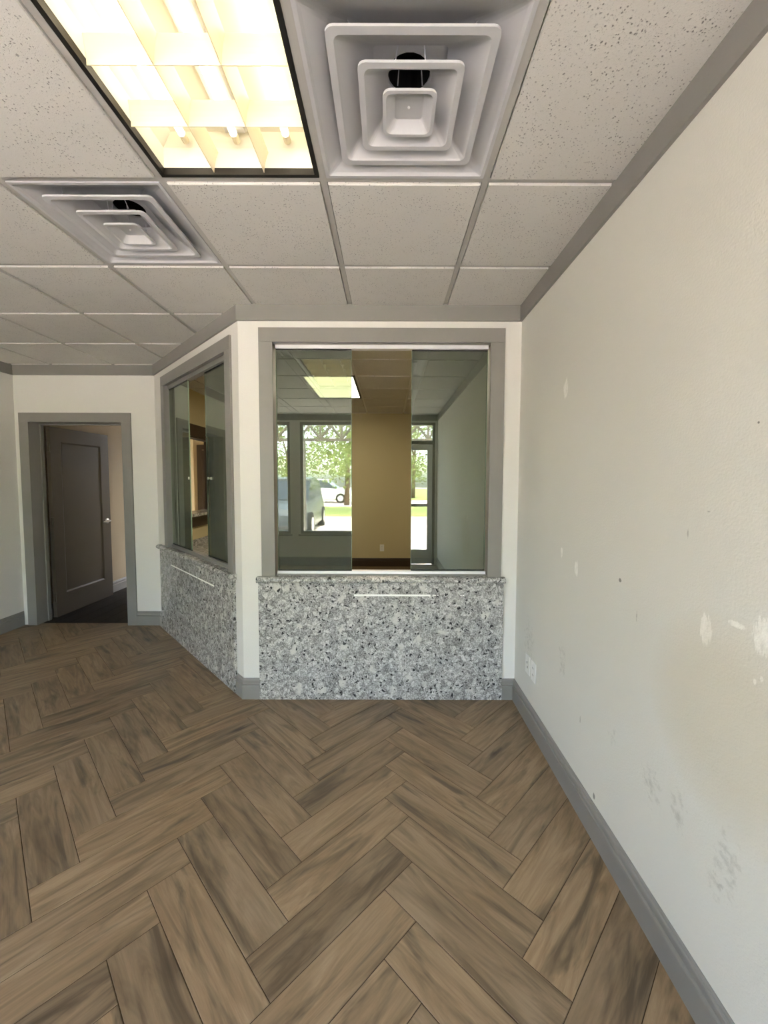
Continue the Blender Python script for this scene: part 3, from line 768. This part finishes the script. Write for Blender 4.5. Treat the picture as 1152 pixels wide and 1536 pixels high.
for (p, q, r_, s_) in ((a + .048, .01, a + .13, 2.095), (b - .13, .01, b - .048, 2.095), (a + .13, .01, b - .13, .26), (a + .13, 2.0, b - .13, 2.095)): lf3.box(p, .055, q, r_, .10, s_)
lf3 = lf3.build('door_leaf', M_alu, e)
MB().box(a + .13, .074, .26, b - .13, .082, 2.0).build('glass_pane', M_clear, lf3)
MB().box(a + .045, .074, 2.16, b - .045, .082, z1 - .045).build('glass_pane', M_clear, e)
MB().box(a + .13, .02, 1.02, b - .13, .045, 1.07).build('push_bar', M_alu, lf3)

# ------------------------------------------------------------------ outside, behind the camera
gr = struct(MB().box(-60, -80, -.30, 60, YR - .155, -.13).build('ground', M_concrete), 'pale concrete forecourt outside')
struct(MB().box(-40, -18.5, -.13, 40, -12.5, -.06).build('lawn', M_grass), 'strip of lawn beyond the parking')
struct(MB().box(-40, -70, -.13, 40, -27, -.06).build('lawn', M_grass), 'far lawn across the road')
pg = thing('pergola_rafters', 'open grey rafters of the pergola outside the shop windows', 'pergola', Matrix.Translation((-1.5, -3.7, 3.05)))
for k in range(-6, 7): MB().box(k * .8 - .03, -.3, .003, k * .8 + .03, 1.94, .16).build('rafter', M_porch, pg)
tr = thing('porch_truss', 'grey porch truss of crossed braces outside the shop windows', 'truss', Matrix.Translation((-1.5, -3.7, 0)))
MB().box(-5, -.04, 2.96, 5, .04, 3.05).build('top_chord', M_porch, tr); MB().box(-5, -.04, 2.34, 5, .04, 2.40).build('bottom_chord', M_porch, tr)
for k in range(-10, 11):
    MB().box(k * .48 - .024, -.024, 2.40, k * .48 + .024, .024, 2.96).build('upright', M_porch, tr)
    if k < 10:
        for sgn in (0, 1):
            xa, xb = (k * .48, k * .48 + .48) if sgn == 0 else (k * .48 + .48, k * .48)
            MB().tube((xa, 0, 2.40), (xb, 0, 2.96), .028, n=6).build('brace', M_porch, tr)
for x, lab in ((-5.6, 'square grey porch post beyond the parked dark car'), (-1.92, 'square grey porch post between the shop windows'), (2.6, 'square grey porch post past the entrance door')):
    tag(MB().box(-.08, -.08, -.13, .08, .08, 2.34).build('porch_post', M_porch, frame=Matrix.Translation((x, -3.7, 0)), bevel=.004), lab, 'post', 'porch posts')
def tree(x, y, h, r, seed, lab):
    rnd = random.Random(seed); t = thing('tree', lab, 'tree', Matrix.Translation((x, y, -.13)), 'trees outside the shop')
    tk = MB().tube((0, 0, 0), (.1, .05, h * .45), .18, .12, 9); tk.tube((.1, .05, h * .45), (.5, .2, h * .75), .1, .05, 7); tk.tube((.1, .05, h * .42), (-.6, -.2, h * .72), .09, .04, 7)
    tk.build('trunk', M_bark, t, smooth=True)
    mb = MB(); cl = [(rnd.uniform(-r, r) * .7, rnd.uniform(-r, r) * .7, h * rnd.uniform(.24, .92), rnd.uniform(.5, 1.0) * r * .55) for _ in range(18)]
    for (cx, cy_, cz, cr) in cl:
        for _ in range(120):
            d = Vector((rnd.gauss(0, 1), rnd.gauss(0, 1), rnd.gauss(0, 1))).normalized() * cr * rnd.random() ** .4
            p = Vector((cx, cy_, cz)) + d; a = Vector((rnd.gauss(0, 1), rnd.gauss(0, 1), rnd.gauss(0, 1))).normalized(); b = a.orthogonal().normalized(); s = rnd.uniform(.09, .18)
            k = len(mb.v); mb.v += [tuple(p - a * s), tuple(p + b * s * .5), tuple(p + a * s), tuple(p - b * s * .5)]; mb.f.append((k, k + 1, k + 2, k + 3))
    fo_ = mb.build('foliage', M_leaf, t, fix=False); fo_['kind'] = 'stuff'
for k, (x, y, h, r, lab) in enumerate([
    (-6.4, -12.0, 6.0, 2.4, 'leafy tree on the lawn behind the dark grey car'), (-.9, -13.0, 6.2, 2.5, 'leafy tree on the lawn straight out from the entrance door'),
    (4.6, -13.5, 6.0, 2.4, 'leafy tree on the lawn past the end of the pergola'), (-2.6, -20.5, 7.5, 2.9, 'tall leafy tree standing alone between lawn and road'),
    (2.2, -30, 8.5, 3.4, 'big tree on the far lawn across the road'), (-9.0, -31, 8.5, 3.6, 'broad tree on the far lawn behind the white car')]): tree(x, y, h, r, k + 3, lab)
def car(x, y, rot, paint_, lab):
    t = thing('car', lab, 'car', Matrix.Translation((x, y, -.13)) @ Matrix.Rotation(rot, 4, 'Z'))
    # x forward; cross-sections from rear to front
    secs = [(-2.2, .80, .35, .95), (-2.1, .88, .28, 1.05), (-1.2, .92, .25, 1.08), (0, .93, .25, 1.06), (.9, .92, .25, 1.02), (1.7, .88, .25, .94), (2.15, .80, .28, .82), (2.28, .66, .38, .66)]
    lp = [[(sx, -w, z0), (sx, -w * .98, (z0 + z1) / 2), (sx, -w * .9, z1), (sx, w * .9, z1), (sx, w * .98, (z0 + z1) / 2), (sx, w, z0)] for sx, w, z0, z1 in secs]
    MB().loft(lp).build('body', paint_, t, smooth=False)
    cb = [(-2.0, .80, 1.04, 1.05), (-1.75, .74, 1.04, 1.55), (-.9, .72, 1.04, 1.66), (.2, .72, 1.04, 1.62), (1.05, .78, 1.0, 1.03)]
    MB().loft([[(sx, -w * 1.1, a), (sx, -w, b), (sx, w, b), (sx, w * 1.1, a)] for sx, w, a, b in cb]).build('cabin_glass', M_carglass, t)
    MB().loft([[(sx, -w, b - .03), (sx, -w * .97, b + .03), (sx, w * .97, b + .03), (sx, w, b - .03)] for sx, w, b in ((-1.8, .74, 1.55), (-.9, .73, 1.67), (.25, .73, 1.62))]).build('roof', paint_, t)
    for wx in (-1.35, 1.4):
        for sy in (-1, 1):
            wh = MB().tube((wx, sy * .74, .34), (wx, sy * .95, .34), .34, n=20).build('wheel', M_tyre, t); MB().tube((wx, sy * .945, .34), (wx, sy * .958, .34), .21, n=16).build('hubcap', M_alu, wh)
    for sy in (-1, 1): MB().sphere((2.14, sy * .62, .70), .12, .6, 1.2, .6, n=10, m=6).build('headlight', M_plastic, t, smooth=True)
car(-3.15, -7.6, R(88), M_carpaint, 'dark grey car parked facing the shop windows')
car(-4.6, -24, R(5), M_carwhite, 'white car far away on the road across the lawn')
print('planks', n_pl)
